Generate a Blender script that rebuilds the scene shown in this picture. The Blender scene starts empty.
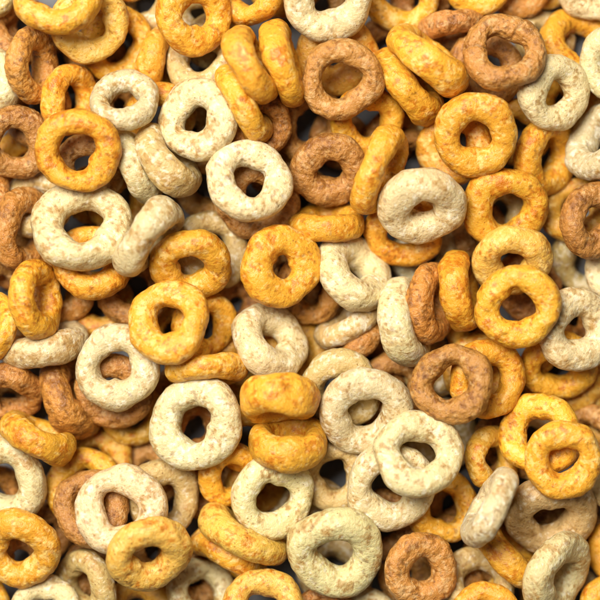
import bpy, math
import numpy as np

# ------------------------------------------------------------------ scale
# Layout numbers below are in "units": the pile is 600 units wide, 1 unit = 0.17 mm
U = 0.00017
DIST = 2600.0      # camera to reference plane, units
ZREF = 70.0        # reference plane height, units

# ------------------------------------------------------------------ camera
scene = bpy.context.scene
cam_d = bpy.data.cameras.new('camera')
cam = bpy.data.objects.new('camera', cam_d)
scene.collection.objects.link(cam)
cam.location = (0, 0, (DIST + ZREF) * U)
cam_d.sensor_width = 36.0
cam_d.lens = 36.0 * DIST / 600.0
cam_d.clip_start = 0.01
cam_d.clip_end = 20.0
cam_d.dof.use_dof = True
cam_d.dof.focus_distance = (DIST + ZREF - 100.0) * U
cam_d.dof.aperture_fstop = 9.0
scene.camera = cam
scene.cycles.use_adaptive_sampling = True
scene.cycles.adaptive_threshold = 0.03
scene.cycles.max_bounces = 5
scene.cycles.diffuse_bounces = 3
scene.cycles.glossy_bounces = 1

# ------------------------------------------------------------------ world and lamps (studio: soft boxes, no sky)
world = bpy.data.worlds.new('World')
scene.world = world
world.use_nodes = True
bg = world.node_tree.nodes['Background']
bg.inputs['Color'].default_value = (0.93, 0.96, 1.0, 1)
bg.inputs['Strength'].default_value = 0.085


def area(name, loc, size, power, color, target=(0, 0, 0.01)):
    d = bpy.data.lights.new(name, 'AREA')
    d.shape = 'SQUARE'
    d.size = size
    d.energy = power
    d.color = color
    o = bpy.data.objects.new(name, d)
    scene.collection.objects.link(o)
    o.location = loc
    from mathutils import Vector
    o.rotation_euler = (Vector(target) - Vector(loc)).to_track_quat('-Z', 'Y').to_euler()
    return o


area('soft_box', (-0.20, 0.25, 0.63), 0.38, 10.9, (1.0, 0.985, 0.96))

vs = scene.view_settings
vs.view_transform = 'Standard'
vs.look = 'None'
vs.gamma = 1.0
vs.exposure = 0.0
vs.use_curve_mapping = False

rng = np.random.default_rng(11)


# ------------------------------------------------------------------ materials
def srgb(r, g, b):
    f = lambda c: (c / 255 / 12.92) if c / 255 <= 0.04045 else ((c / 255 + 0.055) / 1.055) ** 2.4
    return (f(r), f(g), f(b), 1.0)


def cereal_material(name, toast, pale, speck_col, speck_amt, bump, rough):
    """ring's own object colour, with toasted and blistered patches (mesh attribute 'skin': r toast, g pale blister, b scar plus painted pore and crack shade)
    broken up by one fine noise and one cell texture that also drive the relief"""
    m = bpy.data.materials.new(name)
    m.use_nodes = True
    nt = m.node_tree
    N, L = nt.nodes, nt.links
    N.clear()

    def node(t, **kw):
        n = N.new(t)
        for k, v in kw.items():
            setattr(n, k, v)
        return n

    def val(n, i, v):
        n.inputs[i].default_value = v

    out = node('ShaderNodeOutputMaterial')
    bs = node('ShaderNodeBsdfPrincipled')
    L.new(bs.outputs[0], out.inputs[0])
    tc = node('ShaderNodeTexCoord')
    oi = node('ShaderNodeObjectInfo')
    off = node('ShaderNodeVectorMath', operation='MULTIPLY_ADD')
    k = 1.0 / (42 * U)                              # one texture unit = one ring radius
    L.new(tc.outputs['Object'], off.inputs[0])
    off.inputs[1].default_value = (k, k, k)
    L.new(oi.outputs['Location'], off.inputs[2])
    sh = node('ShaderNodeVectorMath', operation='MULTIPLY_ADD')
    L.new(oi.outputs['Location'], sh.inputs[0])
    sh.inputs[1].default_value = (900, 900, 900)
    L.new(off.outputs[0], sh.inputs[2])
    P = sh.outputs[0]

    def math_(op, a, b):
        n = node('ShaderNodeMath', operation=op)
        for i, v in enumerate((a, b)):
            if isinstance(v, (int, float)):
                val(n, i, v)
            else:
                L.new(v, n.inputs[i])
        return n.outputs[0]

    def ramp(fac, a, b, va=0.0, vb=1.0):
        n = node('ShaderNodeMapRange', interpolation_type='LINEAR')
        L.new(fac, n.inputs['Value'])
        for key, v in (('From Min', a), ('From Max', b), ('To Min', va), ('To Max', vb)):
            val(n, key, v)
        return n.outputs[0]

    def mix(fac, a, b):
        n = node('ShaderNodeMix', data_type='RGBA', blend_type='MIX')
        L.new(fac, n.inputs['Factor'])
        for key, v in (('A', a), ('B', b)):
            s_ = [i for i in n.inputs if i.name == key and i.type == 'RGBA'][0]
            if isinstance(v, tuple):
                s_.default_value = v
            else:
                L.new(v, s_)
        return [o for o in n.outputs if o.type == 'RGBA'][0]

    nz = node('ShaderNodeTexNoise')
    L.new(P, nz.inputs['Vector'])
    val(nz, 'Scale', 13.0)
    val(nz, 'Detail', 3.0)
    val(nz, 'Roughness', 0.62)
    fine = nz.outputs['Fac']
    vo = node('ShaderNodeTexVoronoi')
    L.new(P, vo.inputs['Vector'])
    val(vo, 'Scale', 12.0)
    cell = node('ShaderNodeSeparateColor')
    L.new(vo.outputs['Color'], cell.inputs[0])
    at = node('ShaderNodeAttribute', attribute_name='skin')
    sk = node('ShaderNodeSeparateColor')
    L.new(at.outputs['Color'], sk.inputs[0])

    # colour
    f0 = math_('SUBTRACT', fine, 0.5)
    t = math_('ADD', sk.outputs[0], math_('MULTIPLY', f0, 1.1))
    col = mix(ramp(t, 0.20, 1.15), oi.outputs['Color'], toast)
    p = math_('SUBTRACT', sk.outputs[1], math_('MULTIPLY', f0, 1.2))
    col = mix(ramp(p, 0.20, 1.0, 0, 0.60), col, pale)
    spot = math_('MULTIPLY', ramp(vo.outputs['Distance'], 0.10, 0.30, 1, 0), ramp(cell.outputs[0], 0.58, 0.74, 0, speck_amt))
    spot = math_('MULTIPLY', spot, ramp(fine, 0.36, 0.52))
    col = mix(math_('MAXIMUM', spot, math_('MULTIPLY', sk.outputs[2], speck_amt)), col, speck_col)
    L.new(col, bs.inputs['Base Color'])
    # relief
    bp = node('ShaderNodeBump')
    val(bp, 'Strength', 1.0)
    val(bp, 'Distance', bump * 42 * U)
    L.new(fine, bp.inputs['Height'])
    L.new(bp.outputs[0], bs.inputs['Normal'])
    L.new(ramp(fine, 0.3, 0.7, rough + 0.10, rough - 0.10), bs.inputs['Roughness'])
    val(bs, 'IOR', 1.45)
    val(bs, 'Subsurface Weight', 0.45)
    val(bs, 'Subsurface Radius', (1.0, 0.72, 0.42))
    val(bs, 'Subsurface Scale', 6.0 * U)
    val(bs, 'Specular IOR Level', 0.45)
    return m


MATS = {
    'C': cereal_material('cream_cereal', srgb(174, 132, 70), srgb(246, 236, 206), srgb(128, 84, 40), 0.75, 0.036, 0.39),
    'Y': cereal_material('honey_cereal', srgb(188, 108, 18), srgb(246, 212, 130), srgb(126, 70, 20), 0.75, 0.036, 0.38),
    'B': cereal_material('cinnamon_cereal', srgb(132, 80, 28), srgb(220, 178, 118), srgb(88, 50, 20), 0.75, 0.055, 0.38),
}
BASE = {'C': srgb(214, 192, 140), 'T': srgb(200, 168, 106), 'P': srgb(226, 178, 78), 'Y': srgb(222, 160, 48),
        'G': srgb(206, 152, 54), 'O': srgb(196, 132, 58), 'B': srgb(184, 126, 60)}
KIND = {'C': 'C', 'T': 'C', 'P': 'Y', 'Y': 'Y', 'G': 'Y', 'O': 'B', 'B': 'B'}


def table_material():
    m = bpy.data.materials.new('shade_toned_white_table')
    m.use_nodes = True
    nt = m.node_tree
    bs = nt.nodes['Principled BSDF']
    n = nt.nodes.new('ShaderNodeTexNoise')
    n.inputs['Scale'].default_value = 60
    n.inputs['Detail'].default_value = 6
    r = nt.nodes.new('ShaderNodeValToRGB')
    r.color_ramp.elements[0].color = (0.13, 0.125, 0.12, 1)  # white table toned dark grey: shade between the rings put into its colour
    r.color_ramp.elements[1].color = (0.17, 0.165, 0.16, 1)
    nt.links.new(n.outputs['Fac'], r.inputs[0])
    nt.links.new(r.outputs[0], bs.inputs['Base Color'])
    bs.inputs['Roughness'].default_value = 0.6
    return m


# ------------------------------------------------------------------ table
def build_table():
    h, t = 0.16, 0.02
    v, f = [], []
    b = 0.004
    prof = [(h, -t), (h, -b), (h - b * 0.3, -b * 0.3), (h - b, 0.0)]
    for e, z in prof:
        v += [(-e, -e, z), (e, -e, z), (e, e, z), (-e, e, z)]
    for k in range(len(prof) - 1):
        for i in range(4):
            j = (i + 1) % 4
            f.append((4 * k + i, 4 * k + j, 4 * k + 4 + j, 4 * k + 4 + i))
    f.append((12, 13, 14, 15))
    f.append((3, 2, 1, 0))
    me = bpy.data.meshes.new('table_surface')
    me.from_pydata(v, [], f)
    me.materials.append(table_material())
    o = bpy.data.objects.new('table_surface', me)
    scene.collection.objects.link(o)
    o['kind'] = 'structure'


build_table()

# ------------------------------------------------------------------ the rings
# x, y: centre in the layout (units, y down); a: outer radius; tilt of the ring's axis from vertical;
# lean: direction the axis leans to (0 right, 90 down, 180 left, 270 up); colour; order in the heap;
# options h = hole radius / a, r = half thickness / a, ov = ovalness; label
RINGS = [
#RINGS_BEGIN
    # ---- upper left
    (57, -5, 44, 20, 270, 'Y', 6.0, {'seed': 1334, 'h': 0.38}, 'big honey ring lying flat, cut by the top edge near the left corner'),
    (89, 23, 40, 22, 60, 'P', 5.0, {'seed': 1855, 'h': 0.38}, 'pale honey ring tucked under the big honey ring at the top edge, upper left'),
    (117, 44, 39, 22, 40, 'Y', 4.0, {'seed': 2351, 'h': 0.38}, 'lowest of three honey rings overlapping in a row at the upper left'),
    (32, 64, 38, 64, 5, 'O', 5.0, {'r': 0.30}, 'light brown ring stood on edge with a slit hole, upper left'),
    (-14, 82, 38, 30, 180, 'C', 4.0, {}, 'cream ring cut by the left edge beside the light brown ring standing on edge'),
    (15, 143, 37, 22, 60, 'B', 4.0, {}, 'tan brown ring at the left edge, left of the flat honey ring with triangular hole'),
    (70, 100, 36, 50, 5, 'Y', 4.2, {}, 'honey ring tilted upright, showing an arch above the flat honey ring at left'),
    (79, 149, 43, 12, 90, 'Y', 6.2, {'h': 0.38}, 'flat honey ring with triangular hole, overlapping the largest cream ring at left'),
    (124, 102, 36, 42, 275, 'C', 4.6, {}, 'mottled cream ring with small triangular hole, between three honey rings and flat honey ring'),
    (160, 64, 41, 76, 10, 'Y', 3.4, {'seed': 2952}, 'honey ring on edge, squeezed left of the top honey ring above the cream rings'),
    (147, 6, 35, 30, 200, 'T', 1.6, {}, 'dim cream ring at the top edge behind two honey rings, left of centre'),
    (125, -32, 36, 25, 90, 'G', 2.0, {}, 'sliver of honey ring at the top edge right of the overlapping three'),
    (18, 30, 36, 25, 300, 'B', 1.5, {}, 'shadowed brown ring deep below the top left corner rings'),
    (-21, -14, 38, 25, 300, 'T', 4.5, {}, 'cream ring showing only its rim in the top left corner'),
    (38, 112, 36, 25, 200, 'B', 1.4, {}, 'dark brown ring buried below the light brown ring on edge, upper left'),
    (137, 168, 40, 82, 335, 'C', 5.0, {'seed': 4157}, 'cream ring on edge right of the flat honey ring with triangular hole'),
    (168, 161, 41, 72, 320, 'T', 5.2, {'r': 0.38, 'seed': 4269, 'warp': 0.2}, 'plump buttery cream ring on edge left of the cream ring with oval hole'),
    (160, 112, 36, 30, 100, 'G', 2.2, {}, 'yellowish ring mostly hidden between two cream rings, upper left'),
    (92, 166, 36, 18, 90, 'B', 2.4, {}, 'brown ring seen through the triangular hole of the flat honey ring'),
    (120, 200, 36, 40, 45, 'G', 1.8, {}, 'dim honey ring buried between largest cream ring and cream ring on edge, left'),
    # ---- left, second band
    (82, 226, 50, 26, 275, 'C', 5.4, {'h': 0.34}, 'largest cream ring, lying flat at left under the flat honey ring'),
    (92, 263, 40, 28, 270, 'Y', 3.2, {}, 'honey ring lying under the largest cream ring, its lower arc showing'),
    (24, 232, 44, 55, 12, 'O', 4.0, {}, 'orange brown ring on edge at left beside the largest cream ring'),
    (37, 299, 40, 64, 355, 'Y', 6.0, {'r': 0.32}, 'honey ring on edge with a slit, above the cream banana-shaped one, left'),
    (-23, 194, 38, 25, 200, 'O', 3.0, {}, 'orange brown rim at the left edge above the orange brown ring on edge'),
    (36, 203, 37, 25, 250, 'T', 1.6, {}, 'dim tan ring buried beside the largest cream ring, upper left side'),
    (0, 290, 36, 30, 30, 'B', 1.2, {}, 'dark ring buried at the left edge behind the honey ring with slit'),
    (-6, 327, 35, 55, 200, 'Y', 4.2, {}, 'honey ring end poking in at the left edge above the cream banana-shaped ring'),
    (146, 235, 46, 84, 40, 'C', 6.4, {'r': 0.34}, 'bright cream ring exactly on edge, slanting right of the largest cream ring'),
    (134, 290, 38, 20, 300, 'B', 1.7, {}, 'brown ring with dark hole, deep left of the honey ring pair'),
    (98, 306, 36, 25, 270, 'G', 1.3, {}, 'dim tan honey ring above the cream ring with round hole at left'),
    (60, 291, 36, 25, 60, 'O', 1.5, {}, 'small orange brown piece right of the honey ring with slit'),
    # ---- centre left
    (247, 178, 43, 18, 300, 'C', 6.2, {'h': 0.33}, 'round cream ring with oval hole, resting on a brown ring above centre'),
    (259, 198, 42, 14, 60, 'B', 4.6, {'seed': 5301}, 'brown ring directly beneath the round cream ring above centre'),
    (205, 186, 36, 35, 160, 'B', 2.0, {}, 'dark brown ring below the plump buttery cream ring, upper centre left'),
    (211, 250, 40, 20, 315, 'T', 4.2, {}, 'tan cream ring peeking out behind the honey ring left of centre'),
    (191, 266, 41, 36, 80, 'Y', 5.6, {'h': 0.30}, 'honey ring with small triangular hole in front of the tan cream ring'),
    (168, 323, 43, 26, 215, 'Y', 6.0, {'h': 0.30}, 'lumpy honey ring overlapping the cream ring with round hole, left of centre'),
    (204, 325, 34, 28, 20, 'Y', 5.0, {}, 'honey ring half hidden behind the lumpy honey ring, its right side showing'),
    (206, 369, 42, 84, 88, 'Y', 5.2, {'r': 0.33, 'seed': 7200}, 'honey ring on edge lying level above the tall cream ring'),
    (236, 369, 37, 28, 60, 'G', 2.0, {}, 'dim honey ring below the cream ring with slit hole, centre left'),
    (119, 366, 43, 14, 180, 'C', 5.2, {'h': 0.33}, 'flat cream ring with round hole under the lumpy honey ring, left'),
    (196, 423, 48, 16, 180, 'C', 5.4, {'h': 0.31, 'ov': 0.035, 'seed': 7871}, 'tall cream ring left of the two stacked honey barrels'),
    (270, 341, 42, 48, 312, 'C', 5.4, {'seed': 7323, 'h': 0.26, 'r': 0.37}, 'cream ring tilted with a slit hole, left of centre above two honey barrels'),
    (279, 399, 41, 76, 90, 'Y', 6.0, {'r': 0.46}, 'upper of two stacked barrel-like honey rings at centre'),
    (290, 443, 40, 70, 270, 'Y', 5.6, {'r': 0.46}, 'lower of two stacked barrel-like honey rings at centre'),
    (244, 438, 34, 25, 40, 'Y', 1.8, {}, 'dim honey ring between the tall cream ring and the honey barrels'),
    (195, 428, 36, 18, 0, 'B', 1.6, {'h': 0.30}, 'dark brown ring seen through the hole of the tall cream ring'),
    # ---- left, third band
    (45, 340, 46, 72, 262, 'C', 5.0, {'r': 0.33}, 'cream banana-shaped ring on edge at left under the honey ring with slit'),
    (7, 394, 38, 48, 80, 'B', 3.4, {}, 'brown ring with flat oval hole at the left edge below the cream banana'),
    (71, 397, 44, 72, 335, 'O', 4.6, {'r': 0.36}, 'orange brown ring on edge left of the cream ring with round hole'),
    (36, 436, 41, 85, 297, 'Y', 5.6, {'r': 0.37, 'seed': 6920}, 'honey ring on edge slanting above the cream ring at lower left edge'),
    (114, 391, 39, 18, 80, 'B', 3.6, {}, 'tan brown ring under the flat cream ring with round hole'),
    (131, 418, 34, 25, 80, 'G', 1.9, {}, 'tan piece below the flat cream ring with round hole, beside tall cream ring'),
    (100, 462, 37, 25, 270, 'G', 1.7, {}, 'dim yellow ring arching left of the tall cream ring, lower left'),
    (150, 471, 35, 22, 270, 'B', 1.5, {}, 'dark brown ring low between tall cream ring and tan cream arc'),
    (4, 480, 45, 22, 150, 'C', 5.0, {'h': 0.36}, 'cream ring cut by the left edge above the lower left honey ring'),
    (-6, 496, 32, 30, 0, 'O', 1.4, {}, 'orange piece seen in the hole of the cream ring at left edge'),
    # ---- lower left
    (20, 549, 42, 28, 110, 'Y', 5.6, {'h': 0.30}, 'honey ring with small hole at the left edge, lower corner'),
    (45, 612, 37, 20, 270, 'C', 5.2, {}, 'cream ring cut by the bottom edge below the lower left honey ring'),
    (-24, 606, 37, 25, 200, 'Y', 5.8, {}, 'honey rim in the bottom left corner'),
    (83, 487, 39, 22, 250, 'Y', 2.6, {}, 'golden ring behind the brown and cream rings, lower left'),
    (92, 508, 39, 20, 200, 'B', 3.8, {}, 'tan brown ring behind the cream ring with dark hole, lower left'),
    (121, 513, 46, 20, 250, 'C', 4.6, {'h': 0.33, 'seed': 8516}, 'cream ring with dark hole partly covered by a honey ring, lower left'),
    (149, 551, 43, 30, 75, 'P', 5.6, {'h': 0.3, 'seed': 77}, 'honey ring with slit hole overlapping the cream ring, lower left'),
    (86, 584, 37, 44, 165, 'T', 4.4, {}, 'buttery cream ring tilted at the bottom edge, left of the slit-hole honey ring'),
    (140, 608, 36, 25, 270, 'G', 1.8, {}, 'dim honey ring at the bottom edge below the slit-hole honey ring'),
    (163, 497, 39, 20, 20, 'T', 3.6, {}, 'tan cream ring showing its right arc behind the lower left cream ring'),
    # ---- lower centre
    (232, 475, 35, 28, 60, 'Y', 2.6, {}, 'golden ring poking out below the tall cream ring'),
    (273, 496, 43, 18, 30, 'C', 5.2, {'h': 0.33, 'seed': 9359}, 'cream ring with wide hole below the two honey barrels'),
    (243, 536, 49, 85, 297, 'P', 6.2, {'r': 0.31, 'seed': 9669}, 'long pale honey ring on edge below the cream ring with wide hole'),
    (226, 558, 42, 78, 120, 'Y', 4.6, {'seed': 9836}, 'golden ring on edge tucked under the long pale honey ring'),
    (201, 594, 37, 28, 330, 'C', 3.4, {}, 'cream ring with brown hole at the bottom edge, left of the bottom honey ring'),
    (262, 609, 42, 18, 270, 'P', 6.0, {}, 'honey ring cut by the bottom edge, left of the large lower cream ring'),
    (200, 484, 34, 25, 330, 'B', 1.3, {}, 'dark brown piece between tan cream arc and golden ring, lower centre left'),
    (256, 484, 32, 25, 30, 'G', 1.4, {}, 'golden piece seen through the cream ring with wide hole'),
    (294, 520, 33, 30, 200, 'C', 1.2, {}, 'dim cream piece seen in the lower right of the wide hole'),
    (336, 551, 49, 25, 80, 'C', 5.4, {'h': 0.32}, 'large cream ring with triangular hole near the bottom edge, centre'),
    (391, 487, 45, 20, 70, 'C', 5.0, {'h': 0.33}, 'cream ring lower of two overlapping, left of the golden ring with dark hole'),
    (419, 450, 45, 16, 270, 'C', 6.2, {'h': 0.31, 'seed': 9783}, 'bright round cream ring on top of two other cream rings, lower centre'),
    (334, 473, 37, 18, 120, 'T', 2.6, {}, 'tan cream ring with dark hole behind, right of the honey barrels'),
    (318, 507, 32, 25, 90, 'T', 1.3, {}, 'dim tan piece above the large lower cream ring'),
    (421, 570, 39, 22, 30, 'B', 5.6, {'h': 0.28}, 'rough brown ring near the bottom edge, right of the large cream ring'),
    (365, 622, 35, 22, 270, 'C', 3.2, {}, 'cream rim at the bottom edge left of the rough brown ring'),
    (323, 614, 31, 25, 270, 'O', 4.0, {}, 'orange brown rim at the bottom edge under the large cream ring'),
    (441, 507, 38, 22, 20, 'Y', 3.6, {}, 'golden ring with dark hole left of the cream ring on edge, lower right'),
    (388, 528, 38, 20, 90, 'B', 1.6, {'h': 0.25}, 'brown ring buried between two cream rings and the rough brown ring'),
    (336, 572, 38, 20, 270, 'T', 1.3, {}, 'tan ring seen through the triangular hole of the large lower cream ring'),
    # ---- centre
    (366, 414, 48, 28, 90, 'C', 5.8, {'h': 0.32, 'seed': 8944}, 'cream ring with wide flat hole below centre, right of the honey barrels'),
    (341, 390, 42, 24, 95, 'T', 5.0, {'seed': 8582}, 'tan cream ring behind the cream ring with wide flat hole'),
    (295, 352, 37, 25, 330, 'G', 2.4, {}, 'honey ring showing right of the cream ring with slit hole, centre'),
    (350, 324, 38, 75, 238, 'T', 2.8, {'seed': 7662}, 'cream ring on edge in shade below the slanted cream ring, centre'),
    (358, 340, 36, 80, 225, 'O', 3.2, {'seed': 7926, 'r': 0.3}, 'orange brown ring on edge at centre beside the tall cream ring on edge'),
    (404, 322, 46, 72, 345, 'C', 4.8, {'r': 0.34, 'seed': 8014}, 'tall cream ring on edge left of the upright orange brown ring'),
    (428, 303, 42, 60, 5, 'O', 7.0, {'r': 0.33, 'h': 0.26, 'seed': 7935}, 'upright orange brown ring with slit hole right of centre'),
    (450, 391, 41, 16, 180, 'B', 6.4, {'h': 0.36, 'seed': 9207}, 'brown ring overlapping a honey ring, right of centre'),
    (489, 380, 40, 18, 0, 'Y', 5.0, {}, 'honey ring with dark hole under the brown ring, right of centre'),
    (479, 371, 38, 22, 250, 'G', 2.4, {}, 'dim honey rim above the honey ring beneath the brown ring, right of centre'),
    (396, 386, 36, 25, 270, 'B', 1.5, {}, 'dark brown ring buried left of the brown ring, right of centre'),
    (372, 368, 34, 30, 300, 'B', 1.3, {}, 'dark brown piece under the orange brown ring on edge, centre'),
    (430, 368, 32, 25, 270, 'T', 1.2, {}, 'small tan piece just above the left of the brown ring, right of centre'),
    (441, 436, 38, 18, 0, 'T', 3.4, {}, 'tan cream rim right of the bright round cream ring'),
    (366, 430, 36, 20, 90, 'B', 1.4, {'h': 0.2}, 'dark ring seen through the wide flat hole below centre'),
    # ---- right
    (523, 307, 43, 16, 90, 'Y', 6.6, {'h': 0.34, 'seed': 8625}, 'round honey ring with dark hole, lowest of three stepping down at right'),
    (571, 328, 42, 28, 20, 'C', 5.2, {'h': 0.26}, 'knobbly cream ring at the right edge beside the round honey ring'),
    (560, 364, 39, 38, 80, 'Y', 4.4, {}, 'honey ring tilted beneath the knobbly cream ring'),
    (567, 378, 43, 24, 90, 'G', 3.0, {}, 'honey ring lying lower under the tilted honey ring, right edge'),
    (612, 350, 36, 30, 180, 'Y', 2.6, {}, 'honey rim at the right edge beside the knobbly cream ring'),
    (538, 434, 42, 20, 200, 'Y', 5.0, {'h': 0.32, 'seed': 10408}, 'honey ring behind the speckled honey ring, lower right'),
    (563, 460, 40, 14, 100, 'Y', 6.2, {'h': 0.31}, 'speckled honey ring on top of another honey ring, lower right'),
    (493, 459, 34, 45, 0, 'G', 2.2, {}, 'dim golden ring left of the two overlapping honey rings, lower right'),
    (589, 434, 32, 25, 200, 'B', 1.6, {}, 'brown piece behind the speckled honey ring, right edge'),
    (612, 418, 34, 25, 180, 'G', 1.4, {}, 'dim honey rim at the right edge above the speckled honey ring'),
    (524, 440, 30, 20, 0, 'C', 1.2, {}, 'cream piece seen in the hole of the rear honey ring, lower right'),
    # ---- lower right
    (490, 506, 45, 88, 208, 'C', 6.0, {'r': 0.31, 'seed': 11008}, 'cream ring on edge with bulged top end, lower right'),
    (507, 555, 42, 80, 320, 'Y', 4.2, {'r': 0.36, 'seed': 11764}, 'golden ring on edge running down under the cream ring on edge, lower right'),
    (556, 573, 45, 56, 22, 'C', 5.8, {'h': 0.3, 'seed': 12341}, 'tall cream ring with slit hole near the bottom right corner'),
    (551, 514, 47, 34, 80, 'T', 4.6, {'h': 0.30}, 'buttery cream ring beneath the speckled honey ring, lower right'),
    (477, 582, 38, 26, 270, 'T', 3.4, {}, 'tan cream ring arching over a dark hole at the bottom, right of brown ring'),
    (485, 618, 37, 18, 270, 'Y', 5.4, {}, 'honey rim at the bottom edge below the tan cream arch'),
    (623, 552, 36, 20, 180, 'Y', 4.6, {}, 'honey rim at the right edge beside the tall slit-hole cream ring'),
    (619, 606, 37, 20, 200, 'Y', 5.0, {}, 'honey rim in the bottom right corner'),
    (572, 602, 36, 25, 0, 'T', 1.8, {}, 'dim tan rim right of the tall slit-hole cream ring, bottom right'),
    (612, 508, 34, 25, 180, 'B', 1.6, {}, 'brown tan rim at the right edge under the buttery cream ring'),
    (616, 478, 33, 25, 180, 'T', 2.4, {}, 'tan rim at the right edge beside the speckled honey ring'),
    (556, 528, 34, 20, 90, 'B', 1.3, {'h': 0.2}, 'brown piece seen through the hole of the buttery cream ring'),
    (516, 482, 33, 25, 270, 'B', 1.4, {}, 'dark brown piece between the bulged cream ring and speckled honey ring'),
    (456, 548, 33, 25, 0, 'B', 1.2, {}, 'dark brown piece right of the rough brown ring near the bottom'),
    (513, 600, 33, 25, 0, 'G', 1.4, {}, 'dim golden piece under the tall slit-hole cream ring, bottom'),
    # ---- upper centre and right
    (329, 169, 39, 26, 80, 'B', 5.0, {'h': 0.26}, 'dark crusty brown ring with small hole above centre'),
    (380, 171, 46, 74, 22, 'Y', 5.8, {'r': 0.31, 'seed': 5883}, 'honey ring on edge slanting between crusty brown ring and cream ring'),
    (421, 206, 44, 40, 85, 'C', 6.2, {'h': 0.22, 'seed': 6625, 'r': 0.36}, 'glossy cream ring with tiny hole above a honey ring, right of centre'),
    (401, 233, 39, 24, 90, 'Y', 4.4, {}, 'honey ring tucked under the glossy cream ring with tiny hole'),
    (325, 222, 39, 72, 270, 'Y', 4.6, {}, 'honey ring on edge lying level below the dark crusty brown ring'),
    (357, 273, 44, 50, 315, 'C', 5.6, {'h': 0.25, 'seed': 7048, 'r': 0.36}, 'slanted cream ring with groove-like hole at centre'),
    (284, 265, 42, 20, 0, 'Y', 5.8, {'h': 0.22}, 'honey ring with narrow hole left of the slanted cream ring, centre'),
    (309, 290, 36, 25, 90, 'O', 3.4, {}, 'orange brown ring below the honey ring with narrow hole'),
    (426, 257, 35, 25, 60, 'C', 1.4, {}, 'shaded cream ring deep under the glossy cream ring and its honey neighbour'),
    (300, 196, 32, 25, 100, 'T', 1.4, {}, 'dim tan piece between round cream ring and dark crusty brown ring'),
    (412, 160, 34, 25, 300, 'B', 1.4, {}, 'dark brown piece between slanting honey ring and honey pair, upper right'),
    (453, 146, 38, 22, 160, 'Y', 4.0, {}, 'honey ring peeking left from under the round-holed honey ring, upper right'),
    (476, 135, 43, 20, 90, 'Y', 6.2, {'h': 0.31}, 'honey ring with round hole, uppermost of the honey column at right'),
    (505, 207, 43, 18, 60, 'Y', 5.0, {'h': 0.33}, 'golden ring second in the honey column at right, wide hole'),
    (512, 260, 40, 34, 90, 'P', 5.8, {'h': 0.27, 'seed': 7899}, 'pale honey ring with small hole, between wide-holed and round honey rings'),
    (459, 292, 42, 76, 350, 'Y', 3.4, {'r': 0.35, 'seed': 8009}, 'honey ring on edge right of the upright orange brown ring'),
    (532, 286, 37, 20, 0, 'B', 2.2, {'h': 0.22}, 'brown ring seen through the hole of the round honey ring at right'),
    (594, 220, 38, 26, 20, 'B', 5.0, {'h': 0.28}, 'rough brown ring cut by the right edge, upper half'),
    (574, 208, 37, 25, 250, 'G', 3.6, {}, 'golden brown ring behind the rough brown ring at right edge'),
    (586, 262, 38, 25, 110, 'T', 2.4, {}, 'shaded tan ring below the rough brown ring at right edge'),
    (622, 265, 38, 22, 200, 'C', 4.4, {}, 'cream rim at the right edge below the rough brown ring'),
    (545, 158, 41, 48, 15, 'Y', 4.2, {}, 'honey ring tilted under the small cream ring, upper right'),
    (604, 140, 46, 60, 215, 'C', 4.4, {}, 'cream ring end slanting in from the right edge, upper right'),
    (520, 131, 36, 25, 90, 'G', 2.0, {}, 'dim honey ring between the brown pair and the round-holed honey ring'),
    (556, 92, 39, 28, 25, 'C', 5.6, {'h': 0.27}, 'small freckled cream ring right of the cracked brown ring'),
    (504, 53, 41, 14, 270, 'B', 6.2, {'h': 0.38, 'seed': 5217, 'crack': [-58, 188]}, 'cracked brown ring with wide dark hole, upper right'),
    (484, 70, 39, 16, 130, 'B', 4.8, {'seed': 5262}, 'brown ring lying beneath the cracked brown ring, upper right'),
    (577, 47, 41, 38, 300, 'Y', 4.2, {}, 'honey ring arching above the small freckled cream ring, upper right'),
    (546, 38, 32, 25, 270, 'T', 1.6, {}, 'dim cream ring right of the cracked brown ring, near the top edge'),
    (593, -14, 37, 22, 90, 'C', 5.2, {}, 'cream rim in the top right corner'),
    (616, 64, 40, 22, 180, 'C', 4.8, {}, 'cream rim at the right edge beside the freckled cream ring'),
    (619, 112, 36, 25, 180, 'G', 2.2, {}, 'dim yellowish rim at the right edge below the freckled cream ring'),
    (478, -20, 37, 20, 90, 'Y', 5.6, {}, 'honey rim at the top edge above the cracked brown ring'),
    (520, -12, 32, 25, 90, 'O', 2.6, {}, 'orange brown rim at the top edge right of the cracked brown ring'),
    (546, -22, 34, 25, 90, 'G', 2.0, {}, 'dim honey rim at the top edge left of the corner cream ring'),
    (450, 27, 37, 74, 85, 'B', 3.6, {}, 'brown ring on edge lying level left of the cracked brown ring'),
    (428, 60, 47, 82, 308, 'Y', 6.0, {'r': 0.36}, 'upper of two parallel honey rings on edge left of the cracked brown ring'),
    (408, 90, 45, 80, 318, 'Y', 5.2, {'r': 0.36}, 'lower of two parallel honey rings on edge right of the top brown ring'),
    (404, -1, 39, 20, 100, 'Y', 4.8, {}, 'honey ring cut by the top edge right of the large top cream ring'),
    (328, -3, 46, 22, 90, 'C', 6.0, {'h': 0.30}, 'large cream ring cut by the top edge at centre'),
    (339, 80, 41, 14, 90, 'B', 5.6, {'h': 0.40}, 'round brown ring with wide hole below the large top cream ring'),
    (334, 60, 42, 16, 90, 'G', 2.4, {'h': 0.2}, 'dim honey ring seen through the wide hole of the round brown ring'),
    (368, 124, 38, 28, 60, 'Y', 3.8, {}, 'honey ring below the round brown ring, left of the parallel pair'),
    (309, 120, 39, 22, 60, 'B', 2.2, {}, 'dark brown ring with black hole between two brown rings, upper centre'),
    (284, 64, 46, 84, 340, 'Y', 4.6, {'r': 0.32, 'seed': 3799}, 'right of two upright honey rings on edge, top centre left'),
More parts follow.
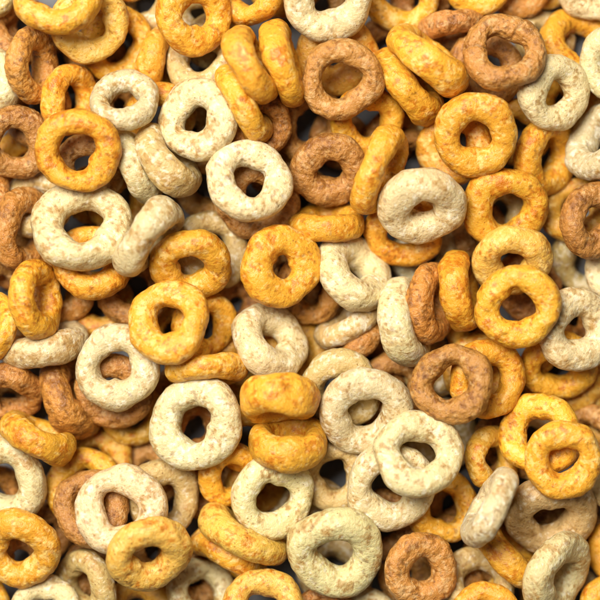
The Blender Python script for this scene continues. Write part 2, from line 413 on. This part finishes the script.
    (251, 66, 44, 82, 335, 'Y', 5.4, {'r': 0.33, 'seed': 3615}, 'left and plumper of two upright honey rings on edge, top centre left'),
    (241, 103, 43, 84, 330, 'Y', 5.6, {'r': 0.3, 'seed': 4026}, 'slim honey ring on edge leaning right of the cream ring with rounded hole'),
    (258, 125, 36, 22, 20, 'O', 3.0, {}, 'brown ring behind the slim honey ring on edge, top centre left'),
    (199, 120, 42, 24, 200, 'C', 4.8, {'h': 0.27}, 'cream ring with rounded hole above the round cream ring, upper left of centre'),
    (206, 62, 37, 28, 250, 'T', 2.8, {}, 'tan cream ring below the top honey ring, left of the upright honey pair'),
    (195, 14, 41, 28, 10, 'Y', 5.6, {'h': 0.28}, 'honey ring with small hole at the top edge, left of centre'),
    (250, -12, 39, 30, 200, 'Y', 5.0, {}, 'honey ring cut by the top edge above the upright honey pair'),
    (284, -16, 36, 25, 90, 'G', 2.4, {}, 'honey rim at the top edge left of the large top cream ring'),
    (386, 50, 33, 25, 0, 'B', 1.2, {}, 'dark piece between round brown ring and parallel honey pair, top'),
    (440, 108, 33, 25, 200, 'T', 1.2, {}, 'shaded cream piece between parallel honey pair and round-holed honey ring'),
    (497, 216, 33, 25, 0, 'T', 1.3, {}, 'shaded tan piece seen through the wide-holed golden ring at right'),
    # ---- glimpsed deep in holes and gaps
    (22, 556, 32, 20, 90, 'B', 1.1, {'h': 0.2}, 'dark brown piece seen through the honey ring hole at lower left edge'),
    (152, 556, 30, 20, 0, 'B', 1.1, {'h': 0.2}, 'dark piece seen through the slit of the honey ring, lower left'),
    (26, 160, 33, 20, 0, 'Y', 1.1, {'h': 0.2}, 'golden piece seen through the tan brown ring at the left edge'),
    (560, 104, 34, 20, 0, 'Y', 1.1, {'h': 0.2}, 'golden piece seen through the small freckled cream ring'),
    (196, 16, 33, 20, 0, 'T', 1.1, {'h': 0.2}, 'tan piece seen through the top honey ring, left of centre'),
    (190, 130, 33, 20, 0, 'T', 1.1, {'h': 0.2}, 'tan piece seen through the cream ring with rounded hole'),
    (285, 272, 30, 20, 0, 'B', 1.1, {'h': 0.2}, 'brown piece seen through the narrow-holed honey ring at centre'),
    (575, 322, 32, 20, 0, 'O', 1.2, {'h': 0.2}, 'orange piece seen through the knobbly cream ring at right'),
    (196, 275, 31, 20, 0, 'B', 1.1, {'h': 0.2}, 'brown piece seen through the small triangular honey hole, left of centre'),
    (170, 328, 31, 20, 0, 'G', 1.1, {'h': 0.2}, 'golden piece seen through the lumpy honey ring'),
    (420, 212, 30, 20, 0, 'O', 1.1, {'h': 0.2}, 'orange piece seen through the tiny hole of the glossy cream ring'),
    (196, 578, 31, 20, 0, 'B', 1.1, {'h': 0.2}, 'brown piece seen through the cream ring at the bottom edge, left of centre'),
    (98, 56, 31, 20, 0, 'B', 1.1, {'h': 0.2}, 'brown piece seen through the lowest of three overlapping honey rings, upper left'),
    (274, 165, 30, 20, 0, 'B', 1.1, {'h': 0.2}, 'dark brown piece right of the round cream ring above centre'),
    (340, 140, 31, 20, 0, 'B', 1.1, {'h': 0.2}, 'dark brown piece just above the dark crusty brown ring'),
    (48, 530, 30, 20, 0, 'B', 1.1, {'h': 0.2}, 'dark brown piece right of the honey ring at lower left edge'),
    (236, 304, 30, 20, 0, 'B', 1.1, {'h': 0.2}, 'dark brown piece left of the slit-holed cream ring, centre left'),
    (448, 502, 30, 20, 0, 'B', 1.1, {'h': 0.2}, 'dark piece seen through the golden ring left of bulged cream ring'),
    (476, 232, 30, 25, 40, 'B', 1.0, {'h': 0.2}, 'dark brown piece left of the wide-holed golden ring at right'),
    (405, 574, 30, 25, 0, 'B', 1.0, {'h': 0.2}, 'dark piece seen through the rough brown ring near the bottom'),
    (176, 396, 30, 25, 200, 'B', 1.0, {'h': 0.2}, 'dark brown piece above the tall cream ring, left side'),
    (392, 138, 29, 25, 90, 'O', 1.0, {'h': 0.2}, 'dark orange brown piece right of the honey ring under round brown ring'),
    (212, 40, 29, 25, 0, 'T', 1.0, {'h': 0.2}, 'dim tan piece low right of the top honey ring with small hole'),
    (92, 196, 29, 25, 0, 'G', 1.0, {'h': 0.2}, 'dim golden piece where flat honey ring meets largest cream ring'),
    (420, 0, 30, 25, 90, 'B', 1.0, {'h': 0.2}, 'dark brown piece at the top edge above the level brown ring'),
    (92, 567, 30, 25, 0, 'B', 1.0, {'h': 0.2}, 'dark brown piece above the tilted buttery cream ring, lower left'),
    (501, 438, 28, 25, 0, 'B', 1.0, {'h': 0.2}, 'dark brown piece left of the rear honey ring, lower right'),
    (322, 6, 30, 25, 90, 'B', 1.0, {'h': 0.2}, 'dark brown piece seen through the large top cream ring'),
    (326, 286, 28, 25, 0, 'B', 1.0, {'h': 0.2}, 'dark brown piece between narrow-holed honey ring and slanted cream ring'),
    (472, 326, 29, 25, 0, 'G', 1.0, {'h': 0.2}, 'dim golden piece below the honey ring on edge, right of centre'),
    (14, 262, 29, 25, 0, 'B', 1.0, {'h': 0.2}, 'dark brown piece below the orange brown ring on edge at left'),
    (24, 26, 30, 25, 0, 'B', 1.0, {'h': 0.2}, 'dark brown piece in the gap under the big honey ring, top left'),
    (60, 58, 29, 25, 0, 'B', 1.0, {'h': 0.2}, 'dark brown piece right of the light brown ring on edge, upper left'),
    (119, 104, 29, 25, 0, 'B', 1.0, {'h': 0.2}, 'dark brown piece seen through the mottled cream ring, upper left'),
    (9, 401, 29, 25, 0, 'B', 1.0, {'h': 0.2}, 'dark brown piece seen through the flat oval hole at left edge'),
    (478, 580, 29, 25, 0, 'B', 1.0, {'h': 0.2}, 'dark brown piece under the tan cream arch near the bottom'),
#RINGS_END
]

# ---- gradient-free value noise on numpy arrays
_T = rng.random((32, 32, 32)) * 2 - 1


def vnoise(p):
    i = np.floor(p).astype(int)
    f = p - i
    f = f * f * f * (f * (f * 6 - 15) + 10)
    r = 0
    for dx in (0, 1):
        wx = f[..., 0] if dx else 1 - f[..., 0]
        for dy in (0, 1):
            wy = f[..., 1] if dy else 1 - f[..., 1]
            for dz in (0, 1):
                wz = f[..., 2] if dz else 1 - f[..., 2]
                r = r + wx * wy * wz * _T[(i[..., 0] + dx) & 31, (i[..., 1] + dy) & 31, (i[..., 2] + dz) & 31]
    return r


NU, NV = 120, 52
_u = np.linspace(0, 2 * np.pi, NU, endpoint=False)[:, None]
_v = np.linspace(0, 2 * np.pi, NV, endpoint=False)[None, :]
_idx = np.arange(NU * NV).reshape(NU, NV)
FACES = np.stack([_idx, np.roll(_idx, -1, 0), np.roll(np.roll(_idx, -1, 0), -1, 1), np.roll(_idx, -1, 1)], -1).reshape(-1, 4)


def ring_mesh(a, kind, opt, g):
    """vertices of one puffed ring, axis z, in units"""
    h = 1.12 * opt.get('h', 0.345) * a
    rz = opt.get('r', 0.325) * a
    ph = g.random(12) * 2 * np.pi
    outer = a * (1 + opt.get('ov', 0.025) * np.cos(2 * _u + ph[0]) + 0.017 * g.normal() * np.cos(3 * _u + ph[1])
                 + 0.012 * np.cos(4 * _u + ph[2]) + 0.010 * np.cos(5 * _u + ph[3]) + 0.007 * np.cos(7 * _u + ph[4]))
    hole = h * (1 + 0.09 * np.cos(2 * _u + ph[5]) + 0.10 * np.cos(3 * _u + ph[6]) + 0.04 * np.cos(4 * _u + ph[7])
                + 0.025 * np.cos(6 * _u + ph[8]))
    off = 0.055 * a * g.random()
    R = (outer + hole) / 2
    rr = (outer - hole) / 2
    thick = rz * (1 + 0.07 * np.cos(_u + ph[9]) + 0.06 * np.cos(2 * _u + ph[10]) + 0.04 * np.cos(4 * _u + ph[11]))
    c, s = np.cos(_v), np.sin(_v)
    e = 0.90                                           # a touch squarer than a round tube
    cs = np.sign(c) * np.abs(c) ** e
    sn = np.sign(s) * np.abs(s) ** e
    rho = R + rr * cs
    z = thick * sn + 0.05 * a * np.cos(2 * _u + ph[3]) * opt.get('warp', 0.35)
    X = rho * np.cos(_u) + off * np.cos(ph[0]) * (cs - 1) * -0.5
    Y = rho * np.sin(_u) + off * np.sin(ph[0]) * (cs - 1) * -0.5
    P = np.stack([X, Y, z + 0 * X], -1)
    # push along the tube normal with lumps
    C = np.stack([R * np.cos(_u) + 0 * _v, R * np.sin(_u) + 0 * _v, 0 * (R + _v)], -1)
    D = P - C
    D /= np.linalg.norm(D, axis=-1, keepdims=True)
    q = P + g.random(3) * 300
    amp = {'C': 1.0, 'Y': 1.1, 'B': 1.25}[kind]
    d = amp * (1.00 * vnoise(q / 15.0) + 0.55 * vnoise(q / 7.0 + 9) + 0.28 * vnoise(q / 3.6 + 17))
    if kind == 'B':
        d += -0.8 * np.clip(vnoise(q / 5.0 + 31) - 0.30, 0, 1) * 3
    # a few dimples
    for k in range(g.integers(2, 6)):
        pu, pv = g.random() * 2 * np.pi, g.random() * 2 * np.pi
        iu, iv = int(pu / (2 * np.pi) * NU) % NU, int(pv / (2 * np.pi) * NV) % NV
        dd = np.linalg.norm(P - P[iu, iv], axis=-1)
        w = 2.2 + 3 * g.random()
        d -= (0.8 + 1.2 * g.random()) * np.exp(-(dd / w) ** 2)
    # burst bubbles: small open pores scattered over the skin
    pore = np.zeros_like(d)
    for k in range({'C': 30, 'Y': 34, 'B': 60}[kind]):
        c0 = P[g.integers(NU), g.integers(NV)]
        w = 1.0 + 1.6 * g.random() ** 2
        pore = np.maximum(pore, (0.35 + 0.65 * g.random()) * np.exp(-((P - c0) ** 2).sum(-1) / w ** 2))
    d -= 1.3 * pore
    for deg in opt.get('crack', ()):                   # radial split in the crust
        M = axes(opt['tilt'], opt['lean'], opt['spin'])
        loc = M.T @ np.array([math.cos(math.radians(deg)), -math.sin(math.radians(deg)), 0.0])
        du = np.angle(np.exp(1j * (_u - math.atan2(loc[1], loc[0])))) * R + 1.6 * vnoise(q / 5 + 7)
        cut = np.exp(-(du / 1.5) ** 2) * np.clip(0.35 + 0.8 * np.sin(_v), 0, 1)
        d -= 2.6 * cut
        pore = np.maximum(pore, 0.9 * cut)
    # skin: toasted patches, pale blisters, scars; shade is painted into pores and cracks
    st = lambda e0, e1, v: np.clip((v - e0) / (e1 - e0), 0, 1) ** 2 * (3 - 2 * np.clip((v - e0) / (e1 - e0), 0, 1))
    lvl = 0.10 * g.normal()
    toast = st(-0.15, 0.85, vnoise(q / 17 + 41) * 0.45 + 0.55 * vnoise(q / 6.5 + 53) + 0.70 * vnoise(q / 2.9 + 3) + lvl + 0.16 * np.clip(cs, 0, 1) ** 2 - 0.05)
    pale = st(-0.10, 0.80, vnoise(q / 11 + 61) * 0.30 + 0.50 * vnoise(q / 4.6 + 71) + 0.55 * vnoise(q / 2.7 + 77) - lvl)
    scar = st(0.42, 0.66, vnoise(q / 3.2 + 83)) * st(0.0, 0.3, vnoise(q / 14 + 91))
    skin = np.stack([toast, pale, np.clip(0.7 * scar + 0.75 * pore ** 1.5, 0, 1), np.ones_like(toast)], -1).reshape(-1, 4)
    return (P + D * d[..., None]).reshape(-1, 3), skin


def axes(tilt, lean, spin, dx=0.0, dy=0.0):
    t, l = math.radians(tilt), math.radians(lean)
    n = np.array([math.sin(t) * math.cos(l), -math.sin(t) * math.sin(l), math.cos(t)])
    n = n + np.array([dx, dy, 0.0])
    n /= np.linalg.norm(n)
    e = np.array([math.sin(l), math.cos(l), 0.0])      # horizontal axis of the ring
    e = e - n * (e @ n)
    e /= np.linalg.norm(e)
    f = np.cross(n, e)
    c, s = math.cos(spin), math.sin(spin)
    return np.stack([e * c + f * s, -e * s + f * c, n], 1)


# ---- settle the heap: every ring is a chain of balls; overlaps are pushed apart while gravity pulls down
NS = 14


def settle(rings):
    n = len(rings)
    A = np.array([r[2] for r in rings], float)
    hole = np.array([1.12 * r[7].get('h', 0.345) for r in rings]) * A
    thick = np.array([r[7].get('r', 0.325) for r in rings]) * A
    Rc, rt = (A + hole) / 2, (A - hole) / 2
    rb = 0.94 * np.minimum(np.sqrt(rt * thick), 1.15 * thick)
    order = np.array([r[6] for r in rings])
    tilt = np.array([r[3] for r in rings], float)
    N0, E0 = np.zeros((n, 3)), np.zeros((n, 3))
    for k, r in enumerate(rings):
        M = axes(r[3], r[4], 0.0)
        E0[k], N0[k] = M[:, 0], M[:, 2]
    px = np.array([[r[0] - 300.0, 300.0 - r[1]] for r in rings])
    C = np.zeros((n, 3))
    C[:, :2] = px
    low = Rc * np.sin(np.radians(tilt)) + rb
    C[:, 2] = np.maximum(14 + (order - 1) * 13.5, low)
    rot = np.zeros((n, 3))
    ang = np.linspace(0, 2 * np.pi, NS, endpoint=False)
    ii, jj = np.triu_indices(n, 1)
    near = np.linalg.norm(px[ii] - px[jj], axis=1) < (A[ii] + A[jj] + 10)
    ii, jj = ii[near], jj[near]
    flat = (tilt[ii] < 52) & (tilt[jj] < 52) & (np.abs(order[ii] - order[jj]) > 0.15)
    sgn = np.sign(order[ii] - order[jj])
    STEPS = 260
    lim = np.where(tilt > 68, 0.05, 0.15)[:, None]       # rings on edge are wedged in place
    for it in range(STEPS):
        th = np.linalg.norm(rot, axis=1, keepdims=True)
        ax = rot / np.maximum(th, 1e-9)

        def turn(v):
            return v * np.cos(th) + np.cross(ax, v) * np.sin(th) + ax * np.sum(ax * v, 1, keepdims=True) * (1 - np.cos(th))
        E, Nn = turn(E0), turn(N0)
        F = np.cross(Nn, E)
        off = Rc[:, None, None] * (np.cos(ang)[None, :, None] * E[:, None, :] + np.sin(ang)[None, :, None] * F[:, None, :])
        S = C[:, None, :] + off
        d = S[ii][:, :, None, :] - S[jj][:, None, :, :]
        dist = np.sqrt((d * d).sum(-1)) + 1e-6
        need = (rb[ii] + rb[jj])[:, None, None]
        pen = need - dist
        pen[pen < 0] = 0
        p_, a_, b_ = np.nonzero(pen)
        dv = d[p_, a_, b_]
        wrong = flat[p_] & (dv[:, 2] * sgn[p_] < 0)
        dv[:, 2] = np.where(wrong, -dv[:, 2], dv[:, 2])
        dv[:, 2] += np.where(flat[p_], 0.25 * sgn[p_] * rb[ii[p_]], 0)
        dv /= np.linalg.norm(dv, axis=1, keepdims=True)
        push = dv * pen[p_, a_, b_][:, None] * 0.5
        dC, dR, cnt = np.zeros((n, 3)), np.zeros((n, 3)), np.zeros(n)
        for idx, sp, q in ((ii[p_], a_, push), (jj[p_], b_, -push)):
            np.add.at(dC, idx, q)
            np.add.at(cnt, idx, 1)
            np.add.at(dR, idx, np.cross(off[idx, sp], q) / (A[idx] ** 2)[:, None])
        c = np.maximum(cnt, 1)[:, None]
        C += 1.3 * dC / c ** 0.75
        rot += 0.8 * dR / c ** 0.75
        if it < STEPS - 60:
            C[:, 2] -= 0.22
        # stay close to the place and pose of the layout
        want = px * ((DIST + ZREF - C[:, 2:3]) / DIST)
        C[:, :2] += 0.16 * (want - C[:, :2])
        rot *= 0.945
        m = np.linalg.norm(rot, axis=1, keepdims=True)
        rot *= np.minimum(1, lim / np.maximum(m, 1e-9))
        lo = (S[:, :, 2] - C[:, None, 2]).min(1)
        C[:, 2] = np.maximum(np.minimum(C[:, 2], 116.0), rb - lo)
    out = []
    for k, r in enumerate(rings):
        spin = r[7]['spin']
        c, s = math.cos(spin), math.sin(spin)
        M = np.stack([E[k] * c + F[k] * s, -E[k] * s + F[k] * c, Nn[k]], 1)
        out.append((M, (DIST + ZREF - C[k, 2]) / DIST, C[k, 0], C[k, 1], C[k, 2]))
    return out, pen.max((1, 2)), (C[:, :2] - want)


def build_rings():
    meshes, skins = [], []
    for k, (x, y, a, tilt, lean, col, order, opt, label) in enumerate(RINGS):
        g = np.random.default_rng(int(opt.get('seed', 1000 + round(x * 7 + y * 13))))
        opt['spin'] = g.random() * 2 * math.pi
        opt['tilt'], opt['lean'] = tilt, lean
        v, skin = ring_mesh(a, KIND[col], opt, g)
        meshes.append(v)
        skins.append(skin)
    poses, _, _ = settle(RINGS)
    for k, (x, y, a, tilt, lean, col, order, opt, label) in enumerate(RINGS):
        M, s, cx, cy, z = poses[k]
        V = meshes[k] * s * U
        me = bpy.data.meshes.new('cereal_ring')
        me.vertices.add(len(V))
        me.vertices.foreach_set('co', V.astype(np.float32).ravel())
        me.loops.add(FACES.size)
        me.loops.foreach_set('vertex_index', FACES.ravel().astype(np.int32))
        me.polygons.add(len(FACES))
        me.polygons.foreach_set('loop_start', np.arange(0, FACES.size, 4, dtype=np.int32))
        me.polygons.foreach_set('use_smooth', np.ones(len(FACES), dtype=bool))
        me.update(calc_edges=True)
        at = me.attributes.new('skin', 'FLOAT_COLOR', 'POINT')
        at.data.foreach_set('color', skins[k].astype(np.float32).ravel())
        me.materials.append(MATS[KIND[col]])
        o = bpy.data.objects.new('cereal_ring', me)
        scene.collection.objects.link(o)
        from mathutils import Matrix
        W = Matrix([list(M[0]) + [cx * U], list(M[1]) + [cy * U], list(M[2]) + [z * U], [0, 0, 0, 1]])
        o.matrix_world = W
        g = np.random.default_rng(k)
        b = np.array(BASE[col][:3]) * (1 + 0.06 * g.normal()) * (1 + 0.022 * g.normal(size=3))
        o.color = (*np.clip(b, 0.01, 0.95), 1.0)
        o['label'] = label
        o['category'] = 'cereal ring'
        o['group'] = 'cereal rings heaped on the table'


build_rings()
